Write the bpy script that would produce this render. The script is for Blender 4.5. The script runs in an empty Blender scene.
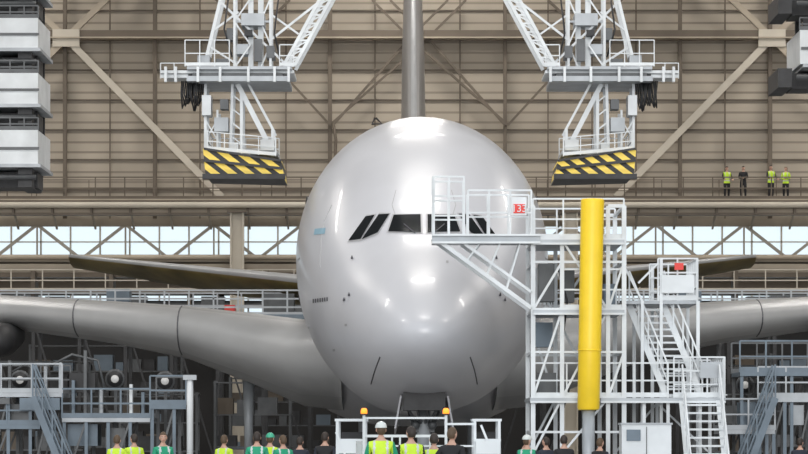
import bpy, math, random
from mathutils import Vector, Matrix
random.seed(7)
F=3250.0; CZ=1.95; HY=432.0
def W(px,py,Y): return Vector(((px-404)*Y/F, Y, CZ+(HY-py)*Y/F))
D=bpy.data; C=bpy.context
# ---------------------------------------------------------------- materials
def mat(name,col,rough=0.5,metal=0.0,var=0.08,scale=1.5,coat=0.0,bump=0.0):
    m=D.materials.new(name); m.use_nodes=True; nt=m.node_tree; b=nt.nodes['Principled BSDF']
    b.inputs['Roughness'].default_value=rough; b.inputs['Metallic'].default_value=metal
    b.inputs['Coat Weight'].default_value=coat
    tc=nt.nodes.new('ShaderNodeTexCoord'); n=nt.nodes.new('ShaderNodeTexNoise')
    n.inputs['Scale'].default_value=scale; n.inputs['Detail'].default_value=3
    nt.links.new(tc.outputs['Object'],n.inputs['Vector'])
    r=nt.nodes.new('ShaderNodeValToRGB')
    r.color_ramp.elements[0].position=0.3; r.color_ramp.elements[1].position=0.7
    r.color_ramp.elements[0].color=tuple(max(0,c*(1-var)) for c in col)+(1,)
    r.color_ramp.elements[1].color=tuple(min(1,c*(1+var)) for c in col)+(1,)
    nt.links.new(n.outputs['Fac'],r.inputs['Fac']); nt.links.new(r.outputs['Color'],b.inputs['Base Color'])
    if bump>0:
        bp=nt.nodes.new('ShaderNodeBump'); bp.inputs['Strength'].default_value=bump
        nt.links.new(n.outputs['Fac'],bp.inputs['Height']); nt.links.new(bp.outputs['Normal'],b.inputs['Normal'])
    return m
def stripes(name,c1,c2,axis,per,duty=0.5,rough=0.5,bump=False,var=0.1):
    m=mat(name,c1,rough,0,var,0.25); nt=m.node_tree; b=nt.nodes['Principled BSDF']
    base=b.inputs['Base Color'].links[0].from_socket
    tc=nt.nodes.new('ShaderNodeTexCoord'); dt=nt.nodes.new('ShaderNodeVectorMath'); dt.operation='DOT_PRODUCT'
    dt.inputs[1].default_value=axis; nt.links.new(tc.outputs['Object'],dt.inputs[0])
    mu=nt.nodes.new('ShaderNodeMath'); mu.operation='MULTIPLY'; mu.inputs[1].default_value=1/per
    nt.links.new(dt.outputs['Value'],mu.inputs[0])
    fr=nt.nodes.new('ShaderNodeMath'); fr.operation='FRACT'; nt.links.new(mu.outputs[0],fr.inputs[0])
    gt=nt.nodes.new('ShaderNodeMath'); gt.operation='GREATER_THAN'; gt.inputs[1].default_value=duty
    nt.links.new(fr.outputs[0],gt.inputs[0])
    mx=nt.nodes.new('ShaderNodeMixRGB'); mx.inputs[2].default_value=tuple(c2)+(1,)
    nt.links.new(gt.outputs[0],mx.inputs[0]); nt.links.new(base,mx.inputs[1]); nt.links.new(mx.outputs[0],b.inputs['Base Color'])
    return m
M={}
M['paint']=mat('aircraft_paint',(0.55,0.555,0.585),0.31,0,0.06,0.35,0.15)
M['wingp']=mat('wing_paint',(0.37,0.375,0.38),0.4,0.05,0.12,0.4,0.1)
M['slat']=mat('slat_metal',(0.43,0.435,0.44),0.36,0.15,0.1,0.5)
M['fin']=mat('fin_paint',(0.27,0.262,0.257),0.4,0,0.08,0.5)
M['under']=mat('tailplane_underside',(0.16,0.125,0.045),0.5,0,0.4,0.6)  # tailplane lower faces: mottled yellow-brown, darker than the upper side
M['glass']=mat('cockpit_glass',(0.012,0.014,0.016),0.08,0,0.1,1,0.5)
M['frame']=mat('window_frame',(0.40,0.40,0.415),0.4)
M['line']=mat('panel_line',(0.10,0.10,0.11),0.6)
M['fline']=mat('faint_panel_line',(0.34,0.34,0.35),0.5)
M['bluet']=mat('blue_tape',(0.25,0.42,0.52),0.6)
M['dark']=mat('dark_metal',(0.03,0.03,0.032),0.55,0.2,0.3,3)
M['mid']=mat('grey_steel',(0.09,0.095,0.10),0.5,0.2,0.2,2)
M['white']=mat('white_steel',(0.64,0.67,0.69),0.45,0,0.12,1.2)
M['lgrey']=mat('light_grey_steel',(0.36,0.385,0.41),0.45,0.1,0.15,1.5)
M['bgrey']=mat('blue_grey_steel',(0.13,0.17,0.21),0.5,0.1,0.15,1.5)
M['beige']=mat('beige_steel',(0.37,0.315,0.245),0.6,0,0.15,0.5)
M['beiged']=mat('brown_steel',(0.125,0.10,0.075),0.65,0,0.18,0.5)
M['beigel']=mat('pale_beige_steel',(0.50,0.455,0.38),0.6,0,0.1,0.5)
M['yellow']=mat('yellow_paint',(0.88,0.60,0.02),0.4,0,0.05,2)
M['orange']=mat('orange_paint',(0.35,0.11,0.02),0.5)
M['red']=mat('red_sign',(0.7,0.04,0.03),0.5)
M['rubber']=mat('tyre_rubber',(0.02,0.02,0.02),0.8,0,0.2,5)
M['chrome']=mat('strut_chrome',(0.6,0.6,0.6),0.2,0.9)
M['concrete']=mat('floor_concrete',(0.28,0.28,0.28),0.35,0,0.12,0.12,0,0.02)
M['ceil']=mat('ceiling_deck',(0.20,0.20,0.195),0.7)
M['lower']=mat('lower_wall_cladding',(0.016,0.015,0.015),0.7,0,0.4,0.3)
M['siding']=stripes('siding_corrugated',(0.375,0.325,0.26),(0.235,0.20,0.157),(0,0,1),0.52,0.78,0.6,var=0.13)
M['hazard']=stripes('hazard_stripes',(0.82,0.60,0.10),(0.015,0.015,0.015),(1,0,1.3),0.55,0.55,0.5,var=0.15)
M['skin']=mat('skin',(0.52,0.31,0.23),0.5)
M['hair_d']=mat('hair_dark',(0.03,0.02,0.015),0.6)
M['hair_b']=mat('hair_brown',(0.09,0.055,0.03),0.6)
M['eye']=mat('eye_white',(0.8,0.8,0.8),0.2)
M['lip']=mat('lips',(0.4,0.14,0.12),0.5)
M['viz']=mat('hi_vis_yellow',(0.55,0.78,0.04),0.7,0,0.1,6)
M['grn']=mat('hi_vis_green',(0.015,0.30,0.16),0.7,0,0.1,6)
M['refl']=mat('reflective_band',(0.55,0.57,0.57),0.3)
M['navy']=mat('navy_cloth',(0.02,0.025,0.04),0.8,0,0.2,6)
M['blackc']=mat('black_cloth',(0.015,0.015,0.017),0.8,0,0.2,6)
M['shoe']=mat('shoe_leather',(0.02,0.015,0.012),0.5)
M['helm']=mat('helmet_white',(0.65,0.68,0.66),0.3)
M['helmg']=mat('helmet_green',(0.05,0.4,0.25),0.3)
M['cabglass']=mat('cab_glass',(0.10,0.16,0.17),0.1,0,0.1,1,0.5)
m=D.materials.new('amber_beacon'); m.use_nodes=True; b=m.node_tree.nodes['Principled BSDF']
b.inputs['Base Color'].default_value=(1,0.25,0.02,1); b.inputs['Emission Color'].default_value=(1,0.22,0.02,1); b.inputs['Emission Strength'].default_value=2.0
M['amber']=m
m=D.materials.new('lamp_lens'); m.use_nodes=True; b=m.node_tree.nodes['Principled BSDF']
b.inputs['Emission Color'].default_value=(1,0.98,0.92,1); b.inputs['Emission Strength'].default_value=0.15; b.inputs['Base Color'].default_value=(.5,.5,.5,1)
M['lens']=m
m=D.materials.new('polycarbonate_glazing'); m.use_nodes=True; nt=m.node_tree; nt.nodes.remove(nt.nodes['Principled BSDF'])
o=nt.nodes['Material Output']; t=nt.nodes.new('ShaderNodeBsdfTransparent'); tr=nt.nodes.new('ShaderNodeBsdfTranslucent')
t.inputs[0].default_value=(0.93,0.97,0.98,1); tr.inputs[0].default_value=(0.85,0.88,0.88,1)
nz=nt.nodes.new('ShaderNodeTexNoise'); nz.inputs['Scale'].default_value=0.4
mr=nt.nodes.new('ShaderNodeMapRange'); mr.inputs[3].default_value=0.0; mr.inputs[4].default_value=0.35
mx=nt.nodes.new('ShaderNodeMixShader'); nt.links.new(nz.outputs[0],mr.inputs[0]); nt.links.new(mr.outputs[0],mx.inputs[0])
nt.links.new(t.outputs[0],mx.inputs[1]); nt.links.new(tr.outputs[0],mx.inputs[2]); nt.links.new(mx.outputs[0],o.inputs[0])
M['glaz']=m
# ---------------------------------------------------------------- mesh builder
JR=random.Random(3)
class MB:
    def __init__(s): s.v=[]; s.f=[]; s.m=[]; s.sm=[]; s.names=[]
    def mi(s,k):
        if k not in s.names: s.names.append(k)
        return s.names.index(k)
    def add(s,vs,fs,k,smooth=False):
        o=len(s.v); s.v+= [tuple(p) for p in vs]; i=s.mi(k)
        for f in fs: s.f.append([a+o for a in f]); s.m.append(i); s.sm.append(smooth)
    def box(s,a,b,k):
        x0,x1=sorted((a[0],b[0])); y0,y1=sorted((a[1],b[1])); z0,z1=sorted((a[2],b[2]))
        vs=[(x0,y0,z0),(x1,y0,z0),(x1,y1,z0),(x0,y1,z0),(x0,y0,z1),(x1,y0,z1),(x1,y1,z1),(x0,y1,z1)]
        s.add(vs,[(0,3,2,1),(4,5,6,7),(0,1,5,4),(1,2,6,5),(2,3,7,6),(3,0,4,7)],k)
    def beam(s,p,q,w,h,k):
        p=Vector(p);q=Vector(q);d=q-p
        if d.length<1e-6:return
        j=1+JR.uniform(-.06,.06); w*=j; h*=j
        d.normalize(); up=Vector((0,1,0)) if abs(d.y)<0.95 else Vector((0,0,1))
        a=d.cross(up).normalized(); b2=a.cross(d).normalized()
        vs=[]
        for c in (p,q):
            for sx,sy in((-1,-1),(1,-1),(1,1),(-1,1)): vs.append(c+a*sx*w/2+b2*sy*h/2)
        s.add(vs,[(0,1,2,3),(7,6,5,4),(0,4,5,1),(1,5,6,2),(2,6,7,3),(3,7,4,0)],k)
    def tube(s,pts,rad,k,n=8,smooth=True):
        pts=[Vector(p) for p in pts]
        if not hasattr(rad,'__len__'): rad=[rad]*len(pts)
        vs=[];fs=[]; a=None
        for i,p in enumerate(pts):
            d=(pts[min(i+1,len(pts)-1)]-pts[max(i-1,0)]).normalized()
            if a is None:
                a=d.orthogonal().normalized()
            a=(a-d*a.dot(d)).normalized(); b2=d.cross(a)
            for j in range(n):
                t=2*math.pi*j/n; vs.append(p+(a*math.cos(t)+b2*math.sin(t))*rad[i])
        for i in range(len(pts)-1):
            for j in range(n):
                fs.append((i*n+j,i*n+(j+1)%n,(i+1)*n+(j+1)%n,(i+1)*n+j))
        fs.append(tuple(range(n-1,-1,-1))); fs.append(tuple((len(pts)-1)*n+j for j in range(n)))
        s.add(vs,fs,k,smooth)
    def ell(s,c,r,k,nu=14,nv=9,fn=None,keep=None):
        vs=[];fs=[]
        for i in range(nv+1):
            ph=math.pi*i/nv
            for j in range(nu):
                th=2*math.pi*j/nu; u=Vector((math.sin(ph)*math.cos(th),math.sin(ph)*math.sin(th),math.cos(ph)))
                if fn: w=fn(u)
                else: w=u
                vs.append((c[0]+w[0]*r[0],c[1]+w[1]*r[1],c[2]+w[2]*r[2]))
        for i in range(nv):
            for j in range(nu):
                if keep:
                    ph=math.pi*(i+.5)/nv; th=2*math.pi*(j+.5)/nu
                    if not keep(Vector((math.sin(ph)*math.cos(th),math.sin(ph)*math.sin(th),math.cos(ph)))): continue
                fs.append((i*nu+j,(i+1)*nu+j,(i+1)*nu+(j+1)%nu,i*nu+(j+1)%nu))
        s.add(vs,fs,k,True)
    def rail(s,pts,h,k,sp=1.2,r=0.03,toe=True,mids=2):
        pts=[Vector(p) for p in pts]; z=Vector((0,0,1))
        for a,b2 in zip(pts[:-1],pts[1:]):
            L=(b2-a).length; n=max(1,round(L/sp))
            for i in range(n+1):
                p=a.lerp(b2,i/n); s.beam(p,p+z*h,2*r,2*r,k)
            for m_ in range(mids): 
                hh=h*(1-m_/max(1,mids)); s.beam(a+z*hh,b2+z*hh,2*r,2*r,k)
            if toe: s.beam(a+z*.08,b2+z*.08,.15,.03,k)
    def stairs(s,p,q,wv,n,k,kr,railh=1.0):
        p=Vector(p);q=Vector(q);wv=Vector(wv); d=(q-p); hd=Vector((d.x,d.y,0)); 
        tr=hd/n
        for i in range(n):
            a=p+hd*(i/n)+Vector((0,0,d.z*(i+.5)/n))
            c=[a,a+tr,a+tr+wv,a+wv]; t=Vector((0,0,-.05))
            s.add(c+[x+t for x in c],[(0,1,2,3),(7,6,5,4),(0,4,5,1),(1,5,6,2),(2,6,7,3),(3,7,4,0)],k)
        for o in (Vector((0,0,0)),wv):
            s.beam(p+o,q+o,.2,.05,kr)
            z=Vector((0,0,railh))
            s.beam(p+o+z,q+o+z,.05,.05,kr); s.beam(p+o+z*.5,q+o+z*.5,.04,.04,kr)
            for i in range(5):
                a=p.lerp(q,i/4)+o; s.beam(a,a+z,.05,.05,kr)
    def build(s,name,parent=None,loc=None,origin=None):
        me=D.meshes.new(name); vs=s.v
        if origin is not None: vs=[(a[0]-origin[0],a[1]-origin[1],a[2]-origin[2]) for a in vs]
        me.from_pydata(vs,[],s.f); 
        for k in s.names: me.materials.append(M[k])
        me.polygons.foreach_set('material_index',s.m); me.polygons.foreach_set('use_smooth',s.sm); me.update()
        ob=D.objects.new(name,me); C.collection.objects.link(ob)
        if origin is not None: ob.location=origin
        if loc is not None: ob.location=loc
        if parent: ob.parent=parent
        return ob
# ---------------------------------------------------------------- hangar shell
HX=50; BX=49.0
def one(name,a,b,k):
    mb=MB(); mb.box(a,b,k); return mb.build(name)
one('floor',(-HX-60,-30,-.3),(HX+60,170,0),'concrete')
one('ceiling',(-HX,68,32),(HX,171,32.4),'ceil')
for nm,x in(('wall_left',-HX),('wall_right',HX)):
    mb=MB(); mb.box((x-.2,68,0),(x+.2,170,32),'siding')
    for i in range(9):
        y=72+i*12; xx=x+(0.35 if x<0 else -.35); mb.box((xx-.15,y-.2,0),(xx+.15,y+.2,32),'beige')
    mb.build(nm)
mb=MB()
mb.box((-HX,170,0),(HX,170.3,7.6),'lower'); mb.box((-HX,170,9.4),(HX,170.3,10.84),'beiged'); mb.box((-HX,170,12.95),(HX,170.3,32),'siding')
for i in range(11):
    z=14.6+i*1.56; mb.box((-HX,169.9,z),(HX,170,z+.07),'beiged')
mb.build('wall_back')
for n_,(z0,z1) in enumerate(((10.84,12.95),(7.6,9.4)),1):
    mb=MB(); mb.box((-HX,170.1,z0),(HX,170.14,z1),'glaz')
    x=-HX
    while x<HX:
        mb.box((x-.04,170.0,z0),(x+.04,170.2,z1),'beigel'); x+=1.55
    mb.box((-HX,170.0,(z0+z1)/2-.03),(HX,170.2,(z0+z1)/2+.03),'beigel')
    mb.build('window_%d'%n_)
mb=MB(); Y=169.3
def wb(p,q,w,k,Y=169.3,h=.25):
    mb.beam(W(*p,Y),W(*q,Y),w,h,k)
zt=lambda py:W(0,py,Y).z
mb.box((-BX,168.9,zt(38)),(BX,169.5,zt(31)),'beiged'); mb.box((-BX,168.7,zt(39.5)),(BX,169.5,zt(38)),'beige')
mb.box((-BX,168.9,zt(-70)),(BX,169.5,zt(-78)),'beige')
for px in(-110,-20,65,155,330,505,680,770,860):
    mb.beam(W(px,220,169.5),Vector((W(px,0,169.5).x,169.5,31.9)),.2,.3,'beiged')
for px in (110,200,242,286,375,460,548,592,636,725): mb.beam(W(px,220,169.7),Vector((W(px,0,169.7).x,169.7,31.9)),.07,.1,'beiged')
for s_ in(1,-1):
    m_=lambda x: x if s_==1 else 838-x
    wb((m_(66),38),(m_(222),197),.34,'beigel',169.0); wb((m_(66),38),(m_(106),0),.3,'beige',169.0); wb((m_(106),0),(m_(180),-72),.3,'beige',169.0)
    wb((m_(66),38),(m_(-90),197),.34,'beige',169.0); wb((m_(66),38),(m_(26),0),.3,'beige',169.0)
    g=W(m_(66),38,168.85); mb.box((g.x-.7,168.8,g.z-.45),(g.x+.7,168.95,g.z+.45),'beigel')
    for a,b_ in(((330,125),(428,38)),((330,125),(250,38)),((428,38),(390,0)),((428,38),(466,0)),((250,38),(290,0)),((250,38),(190,-30)),((505,125),(428,38))):
        wb((m_(a[0]),a[1]),(m_(b_[0]),b_[1]),.12,'beiged',169.2,.12)
mb.tube([W(333,122,169),W(336,140,168.9),W(334,175,168.9),W(330,186,169)],.08,'beiged',6)
mb.tube([W(375,118,169),W(372,124,168.9),W(382,124,168.9),W(376,118,169)],.06,'dark',6)
mb.build('wall_bracing')
mb=MB(); 
zd=13.9
mb.box((-BX,166.6,zd-.12),(BX,168.6,zd),'beige')
mb.box((-BX,166.5,zd-.75),(BX,166.75,zd-.0),'beige'); mb.box((-BX,166.3,zd-.2),(BX,166.8,zd-.08),'beiged'); mb.box((-BX,166.3,zd-.85),(BX,166.9,zd-.72),'beiged')
mb.tube([(-BX,166.1,zd-.35),(BX,166.1,zd-.35)],.16,'beigel',10)
for i in range(49):
    x=-HX+2+i*2; mb.box((x-.06,166.2,zd-.8),(x+.06,166.6,zd-.1),'beiged')
    mb.beam((x,166.7,zd-.7),(x,168.6,zd-1.4),.1,.1,'beige')
mb.rail([(-BX,166.7,zd),(BX,166.7,zd)],1.12,'beiged',1.5,.03)
mb.rail([(-BX,168.5,zd),(BX,168.5,zd)],1.12,'beiged',3,.02)
mb.build('balcony_walkway')
mb=MB()
z0,z1=10.95,12.75; y=169.2
mb.box((-BX,y-.2,z0-.15),(BX,y+.2,z0+.12),'beige'); mb.box((-BX,y-.2,z1-.1),(BX,y+.2,z1+.3),'beige')
x=-BX;i=0
while x<BX-4.6:
    mb.beam((x,y,z0),(x+2.3,y,z1),.16,.16,'beigel'); mb.beam((x+2.3,y,z1),(x+4.6,y,z0),.16,.16,'beigel'); mb.beam((x+2.3,y,z0),(x+2.3,y,z1),.09,.09,'beigel'); x+=4.6
mb.build('window_truss')
mb=MB()
mb.box((-BX,167.2,10.15),(BX,168.0,10.6),'beige'); mb.box((-BX,167,9.9),(BX,168.2,10.15),'beiged'); mb.box((-BX,166.0,9.0),(BX,168.2,9.15),'beiged')
mb.rail([(-BX,166.1,9.15),(BX,166.1,9.15)],1.1,'beigel',1.6,.03)
mb.tube([(-BX,166.5,10.9),(BX,166.5,10.9)],.14,'beige',8); mb.tube([(-BX,166.9,8.5),(BX,166.9,8.5)],.2,'mid',8)
for i in range(24):
    x=-HX+3+i*4; mb.box((x-.1,166.3,8.2),(x+.1,168,10.2),'beiged')
    mb.box((x+.6,166.6,8.0),(x+1.8,167.6,8.9),'mid')
for x in(-42.4,-24.6,-9.4,9.4,24.6,42.4): mb.box((x-.12,167.5,0),(x+.12,167.8,9.0),'dark')
mb.build('service_gantry')
for x in(-42,-25.5,-8.5,8.5,25.5,42):
    mb=MB(); w=.35
    mb.box((x-w,165.2,0),(x-w+.08,165.9,13.1),'beigel'); mb.box((x+w-.08,165.2,0),(x+w,165.9,13.1),'beigel'); mb.box((x-w+.08,165.5,0),(x+w-.08,165.6,13.1),'beigel')
    mb.box((x-w-.15,165.1,13.1),(x+w+.15,165.95,13.2),'beiged'); mb.box((x-w-.15,165.1,0),(x+w+.15,165.95,.08),'beiged')
    mb.build('steel_column')
# ---------------------------------------------------------------- airliner
AX=0.57; AY=86.0; YAW=0.0027
air=D.objects.new('airliner',None); C.collection.objects.link(air); air.location=(AX,AY,0); air.rotation_euler=(0,0,YAW)
tab=[
(0,4.6,4.6,4.6,0),(0.25,5.12,4.12,4.62,.68),(1,5.82,3.66,4.72,1.33),(2,6.45,3.32,4.86,1.87),(3,6.98,3.1,5.05,2.28),(3.6,7.38,3.0,5.2,2.48),
(5,8.45,2.84,5.65,2.92),(6,9.15,2.75,6.0,3.18),(7,9.8,2.66,6.3,3.38),(8,10.35,2.6,6.6,3.53),(10,11.08,2.52,7.0,3.71),(12,11.45,2.5,7.2,3.79),
(14,11.6,2.5,7.3,3.81),(48,11.6,2.5,7.3,3.81),(55,11.5,3.7,7.7,3.35),(62,11.25,5.9,8.7,2.2),(68,10.9,8.1,9.6,1.1),(72,10.3,9.4,9.9,.3)]
T=[math.sqrt(r[0]) for r in tab]
def pch(col):
    y=[r[col] for r in tab]; n=len(y); h=[T[i+1]-T[i] for i in range(n-1)]; d=[(y[i+1]-y[i])/h[i] for i in range(n-1)]
    m_=[d[0]]+[0 if d[i-1]*d[i]<=0 else 2*d[i-1]*d[i]/(d[i-1]+d[i]) for i in range(1,n-1)]+[d[-1]]
    def f(t):
        i=0
        while i<n-2 and t>T[i+1]: i+=1
        u=(t-T[i])/h[i]; 
        return (2*u**3-3*u*u+1)*y[i]+(u**3-2*u*u+u)*h[i]*m_[i]+(-2*u**3+3*u*u)*y[i+1]+(u**3-u*u)*h[i]*m_[i+1]
    return f
ft,fb,fc,fw=[pch(i) for i in(1,2,3,4)]
def sec(s): t=math.sqrt(max(0,s)); return ft(t),fb(t),fc(t),fw(t)
def pt(s,th):
    tp,bt,zc,w=sec(s); c,sn=math.cos(th),math.sin(th); n=2.0 if sn>=0 else 2.12
    x=w*math.copysign(abs(c)**(2/n),c); h=(tp-zc) if sn>=0 else (zc-bt)
    return Vector((x,s,zc+h*math.copysign(abs(sn)**(2/n),sn)))
def inside(s,x,z):
    tp,bt,zc,w=sec(s)
    if w<1e-4: return False
    n=2.0 if z>=zc else 2.12; h=(tp-zc) if z>=zc else (zc-bt)
    return abs(x/w)**n+abs((z-zc)/h)**n<=1
def proj(x,z,smax=14):
    lo,hi=0,smax
    if not inside(hi,x,z): return hi
    for _ in range(40):
        md=(lo+hi)/2
        if inside(md,x,z): hi=md
        else: lo=md
    return hi
def pix(px,py):
    Y=90.
    for _ in range(12):
        p=W(px,py,Y); s=proj(p.x-AX+(Y-AY)*YAW,p.z); Y=AY+s
    p=W(px,py,Y); return (p.x-AX+(Y-AY)*YAW,p.z)
mb=MB(); N=72
ss=[0.0004]+[ (i/60)**2*16 for i in range(1,61)]+[16+i*2 for i in range(1,29)]
vs=[];fs=[]
for s in ss:
    for j in range(N): vs.append(pt(s,2*math.pi*j/N))
for i in range(len(ss)-1):
    for j in range(N): fs.append((i*N+j,i*N+(j+1)%N,(i+1)*N+(j+1)%N,(i+1)*N+j))
fs.append(tuple(range(N-1,-1,-1))); fs.append(tuple((len(ss)-1)*N+j for j in range(N)))
mb.add(vs,fs,'paint',True)
mb.build('fuselage',air)
def patch(mb,cor,k,off,n=8,mir=False):
    vs=[]
    for i in range(n+1):
        for j in range(n+1):
            u,v=i/n,j/n
            a=[cor[0][c]*(1-u)*(1-v)+cor[1][c]*u*(1-v)+cor[2][c]*u*v+cor[3][c]*(1-u)*v for c in(0,1)]
            s=proj(a[0],a[1]); 
            e=.01
            ds_x=(proj(a[0]+e,a[1])-s)/e; ds_z=(proj(a[0],a[1]+e)-s)/e
            nrm=Vector((ds_x,-1,ds_z)); nrm=nrm.normalized()
            p=Vector((a[0],s,a[1]))+nrm*off
            if mir: p.x=-p.x
            vs.append(p)
    fs=[(i*(n+1)+j,(i+1)*(n+1)+j,(i+1)*(n+1)+j+1,i*(n+1)+j+1) for i in range(n) for j in range(n)]
    mb.add(vs,fs,k,True)
def grow(c,g):
    cx=sum(a[0] for a in c)/4; cz=sum(a[1] for a in c)/4
    out=[]
    for a in c:
        d=Vector((a[0]-cx,a[1]-cz)); L=d.length; out.append((cx+d.x*(L+g)/L,cz+d.y*(L+g)/L))
    return out
mb=MB()
panes=[[(388.5,232),(394,215.5),(420.5,215),(421,233)],[(362,240),(379,215),(389.5,214.5),(378,233)],[(349,241),(366,217),(375,215.5),(361,239.5)]]
panes=[[pix(*c) for c in p] for p in panes]
for mir in(False,True):
    for p in panes:
        patch(mb,grow(p,.06),'frame',.012,8,mir); patch(mb,p,'glass',.03,8,mir)
mb.build('cockpit_windows',air)
mb=MB()
def sline(pts,k,wd=.03,mirror=True,off=.012,steps=10):
    P=[pix(*p) for p in pts]
    for mir in ((False,True) if mirror else (False,)):
        out=[]
        for a,b_ in zip(P[:-1],P[1:]):
            for i in range(steps+1):
                x=a[0]+(b_[0]-a[0])*i/steps; z=a[1]+(b_[1]-a[1])*i/steps
                out.append(Vector(((-x if mir else x),proj(x,z)-.0,z)))
        mb.tube(out,wd/2,k,4,False)
sline([(380,357),(375,370),(371,384)],'line',.04)
sline([(320,268),(321,240),(324,222),(332,205)],'fline',.03,False); 
sline([(395,214),(392,205),(396,190)],'fline',.02)
for (x,y) in((352,258),(344,300),(349,295)): 
    a=pix(x,y)
    for sg in(1,-1):
        s=proj(a[0],a[1]); mb.tube([(a[0]*sg,s+.05,a[1]),(a[0]*sg,s-.12,a[1]),(a[0]*sg,s-.14,a[1]+.06)],[.04,.025,.015],'line',6)
for sg in(1,-1):
    a=pix(415,233);b_=pix(404,224); 
    mb.beam((a[0]*sg,proj(*a)-.07,a[1]),(b_[0]*sg,proj(*b_)-.07,b_[1]),.03,.03,'line')
for i in range(7):
    x=313+i*2.3; c=[pix(x,303-i*.3),pix(x,299-i*.3),pix(x+1.3,299-i*.3),pix(x+1.3,303-i*.3)]; patch(mb,c,'line',.012,2)
c=[pix(314,235),pix(315,229),pix(326,228),pix(325,234)]; patch(mb,c,'bluet',.012,4)
for (x,y) in((446,262),(345,325),(333,350)):
    c=[pix(x,y+1.2),pix(x,y-1.2),pix(x+2.4,y-1.2),pix(x+2.4,y+1.2)]; patch(mb,c,'fline',.012,2)
for zz in(6.1,8.9):
    s=12.0
    while s<54:
        if not(21<s<22.5 or 40<s<41.5):
            tp,bt,zc,w=sec(s); n=2.0 if zz>=zc else 2.12; h=(tp-zc) if zz>=zc else zc-bt
            xx=w*(1-abs((zz-zc)/h)**n)**(1/n)
            for sg in(1,-1): mb.ell((sg*(xx-.01),s,zz),(.03,.11,.17),'glass',8,6)
        s+=.55
for zz,ht in((6.0,2.0),):
    for s0 in(8.2,21.2,40.2):
        for sg in(1,-1):
            L=[]
            for ds,dz in((0,-1),(0,1),(1.1,1),(1.1,-1),(0,-1)):
                s=s0+ds; z=zz+dz; tp,bt,zc,w=sec(s); n=2.0 if z>=zc else 2.12; h=(tp-zc) if z>=zc else zc-bt
                L.append((sg*w*(1-abs((z-zc)/h)**n)**(1/n),s,z))
            for a,b_ in zip(L[:-1],L[1:]): mb.beam(a,b_,.03,.03,'fline')
mb.build('fuselage_details',air)
mb=MB()
mb.ell((0,35,4.35),(4.15,15.5,2.2),'paint',40,24,lambda u:Vector((math.copysign(abs(u.x)**.8,u.x),u.y,math.copysign(abs(u.z)**.8,u.z))))
mb.build('belly_fairing',air)
def foil(n=18,camber=.02):
    up=[];lo=[]
    for i in range(n+1):
        x=(1-math.cos(math.pi*i/n))/2
        t=5*(.2969*math.sqrt(x)-.126*x-.3516*x*x+.2843*x**3-.1036*x**4); c=camber*4*x*(1-x)
        up.append((x,t,c)); lo.append((x,-t,c))
    return up,lo[1:-1][::-1]
def surf(mb,stns,k,ku=None,vert=False,camber=.02,ndiv=10,kle=None,nle=4):
    up,lo=foil(camber=camber); prof=up+lo; n=len(prof); nup=len(up)
    S=[]
    for a,b_ in zip(stns[:-1],stns[1:]):
        for i in range(ndiv): S.append([a[j]+(b_[j]-a[j])*i/ndiv for j in range(6)])
    S.append(list(stns[-1]))
    vs=[]
    for (x,s,z,ch,th,inc) in S:
        for (u,t,c) in prof:
            zz=t*th+c*ch - (u-.35)*ch*math.tan(math.radians(inc))
            vs.append((zz,s+u*ch,x) if vert else (x,s+u*ch,z+zz))
    o=len(S); fU=[];fL=[];fE=[]
    for i in range(o-1):
        for j in range(n):
            f=(i*n+j,i*n+(j+1)%n,(i+1)*n+(j+1)%n,(i+1)*n+j)
            if kle and (j<nle or j>=n-nle): fE.append(f)
            else: (fL if j>=nup-1 else fU).append(f)
    base=len(mb.v); mb.add(vs,fU,k,True)
    for fl,kk in((fL,ku or k),(fE,kle)):
        if not fl: continue
        i_=mb.mi(kk)
        for f in fl: mb.f.append([a+base for a in f]); mb.m.append(i_); mb.sm.append(True)
    for st in (0,o-1): mb.f.append([base+st*n+j for j in range(n)]); mb.m.append(mb.mi(k)); mb.sm.append(False)
for nm,sg in(('wing_starboard',-1),('wing_port',1)):
    mb=MB()
    st=[(2.6,21.3,4.0,18,3.1,3.9),(4.0,22.4,4.1,17,2.95,3.6),(6,24,4.7,15,2.4,2.8),(8.2,25.8,5.3,13.4,1.85,2.2),(11,28,5.75,11.6,1.5,2),(15.2,31.3,6.25,9.6,1.2,1.6),(26,40,7.8,6.8,.8,.5),(39.5,51,9.6,3.6,.4,0)]
    surf(mb,[(sg*a[0],)+a[1:] for a in st],'wingp',None,False,.015,5,'slat')
    for xs in(8.3,12.2,17,22,27,32):
        for a,b_ in zip(st[:-1],st[1:]):
            if a[0]<=xs<=b_[0]:
                q=[a[j]+(b_[j]-a[j])*(xs-a[0])/(b_[0]-a[0]) for j in range(6)]
        up,lo=foil(camber=.015); pr=(lo[-5:]+up[:6])
        pts=[(sg*xs,q[1]+u*q[3]-(.02 if i in(4,5) else 0),q[2]+t*(q[4]*1.0)+c*q[3]-(u-.35)*q[3]*math.tan(math.radians(q[5]))) for i,(u,t,c) in enumerate(pr)]
        mb.tube(pts,.03,'line',4,False)
    mb.build(nm,air)
    mb=MB()
    for xs,s0,zz in((14.9,29.5,5.15),(25.7,38.4,6.9)):
        mb.tube([(sg*xs,s0-.6,zz),(sg*xs,s0-.3,zz),(sg*xs,s0+1,zz+.1),(sg*xs,s0+4,zz+.35),(sg*xs,s0+7,zz+.6)],[.18,.5,.62,.5,.1],'dark',20)
        mb.tube([(sg*xs,s0-.65,zz),(sg*xs,s0-.5,zz)],[.12,.12],'mid',12)
    mb.build('engine_pylons_'+nm[5:],air)
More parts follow.
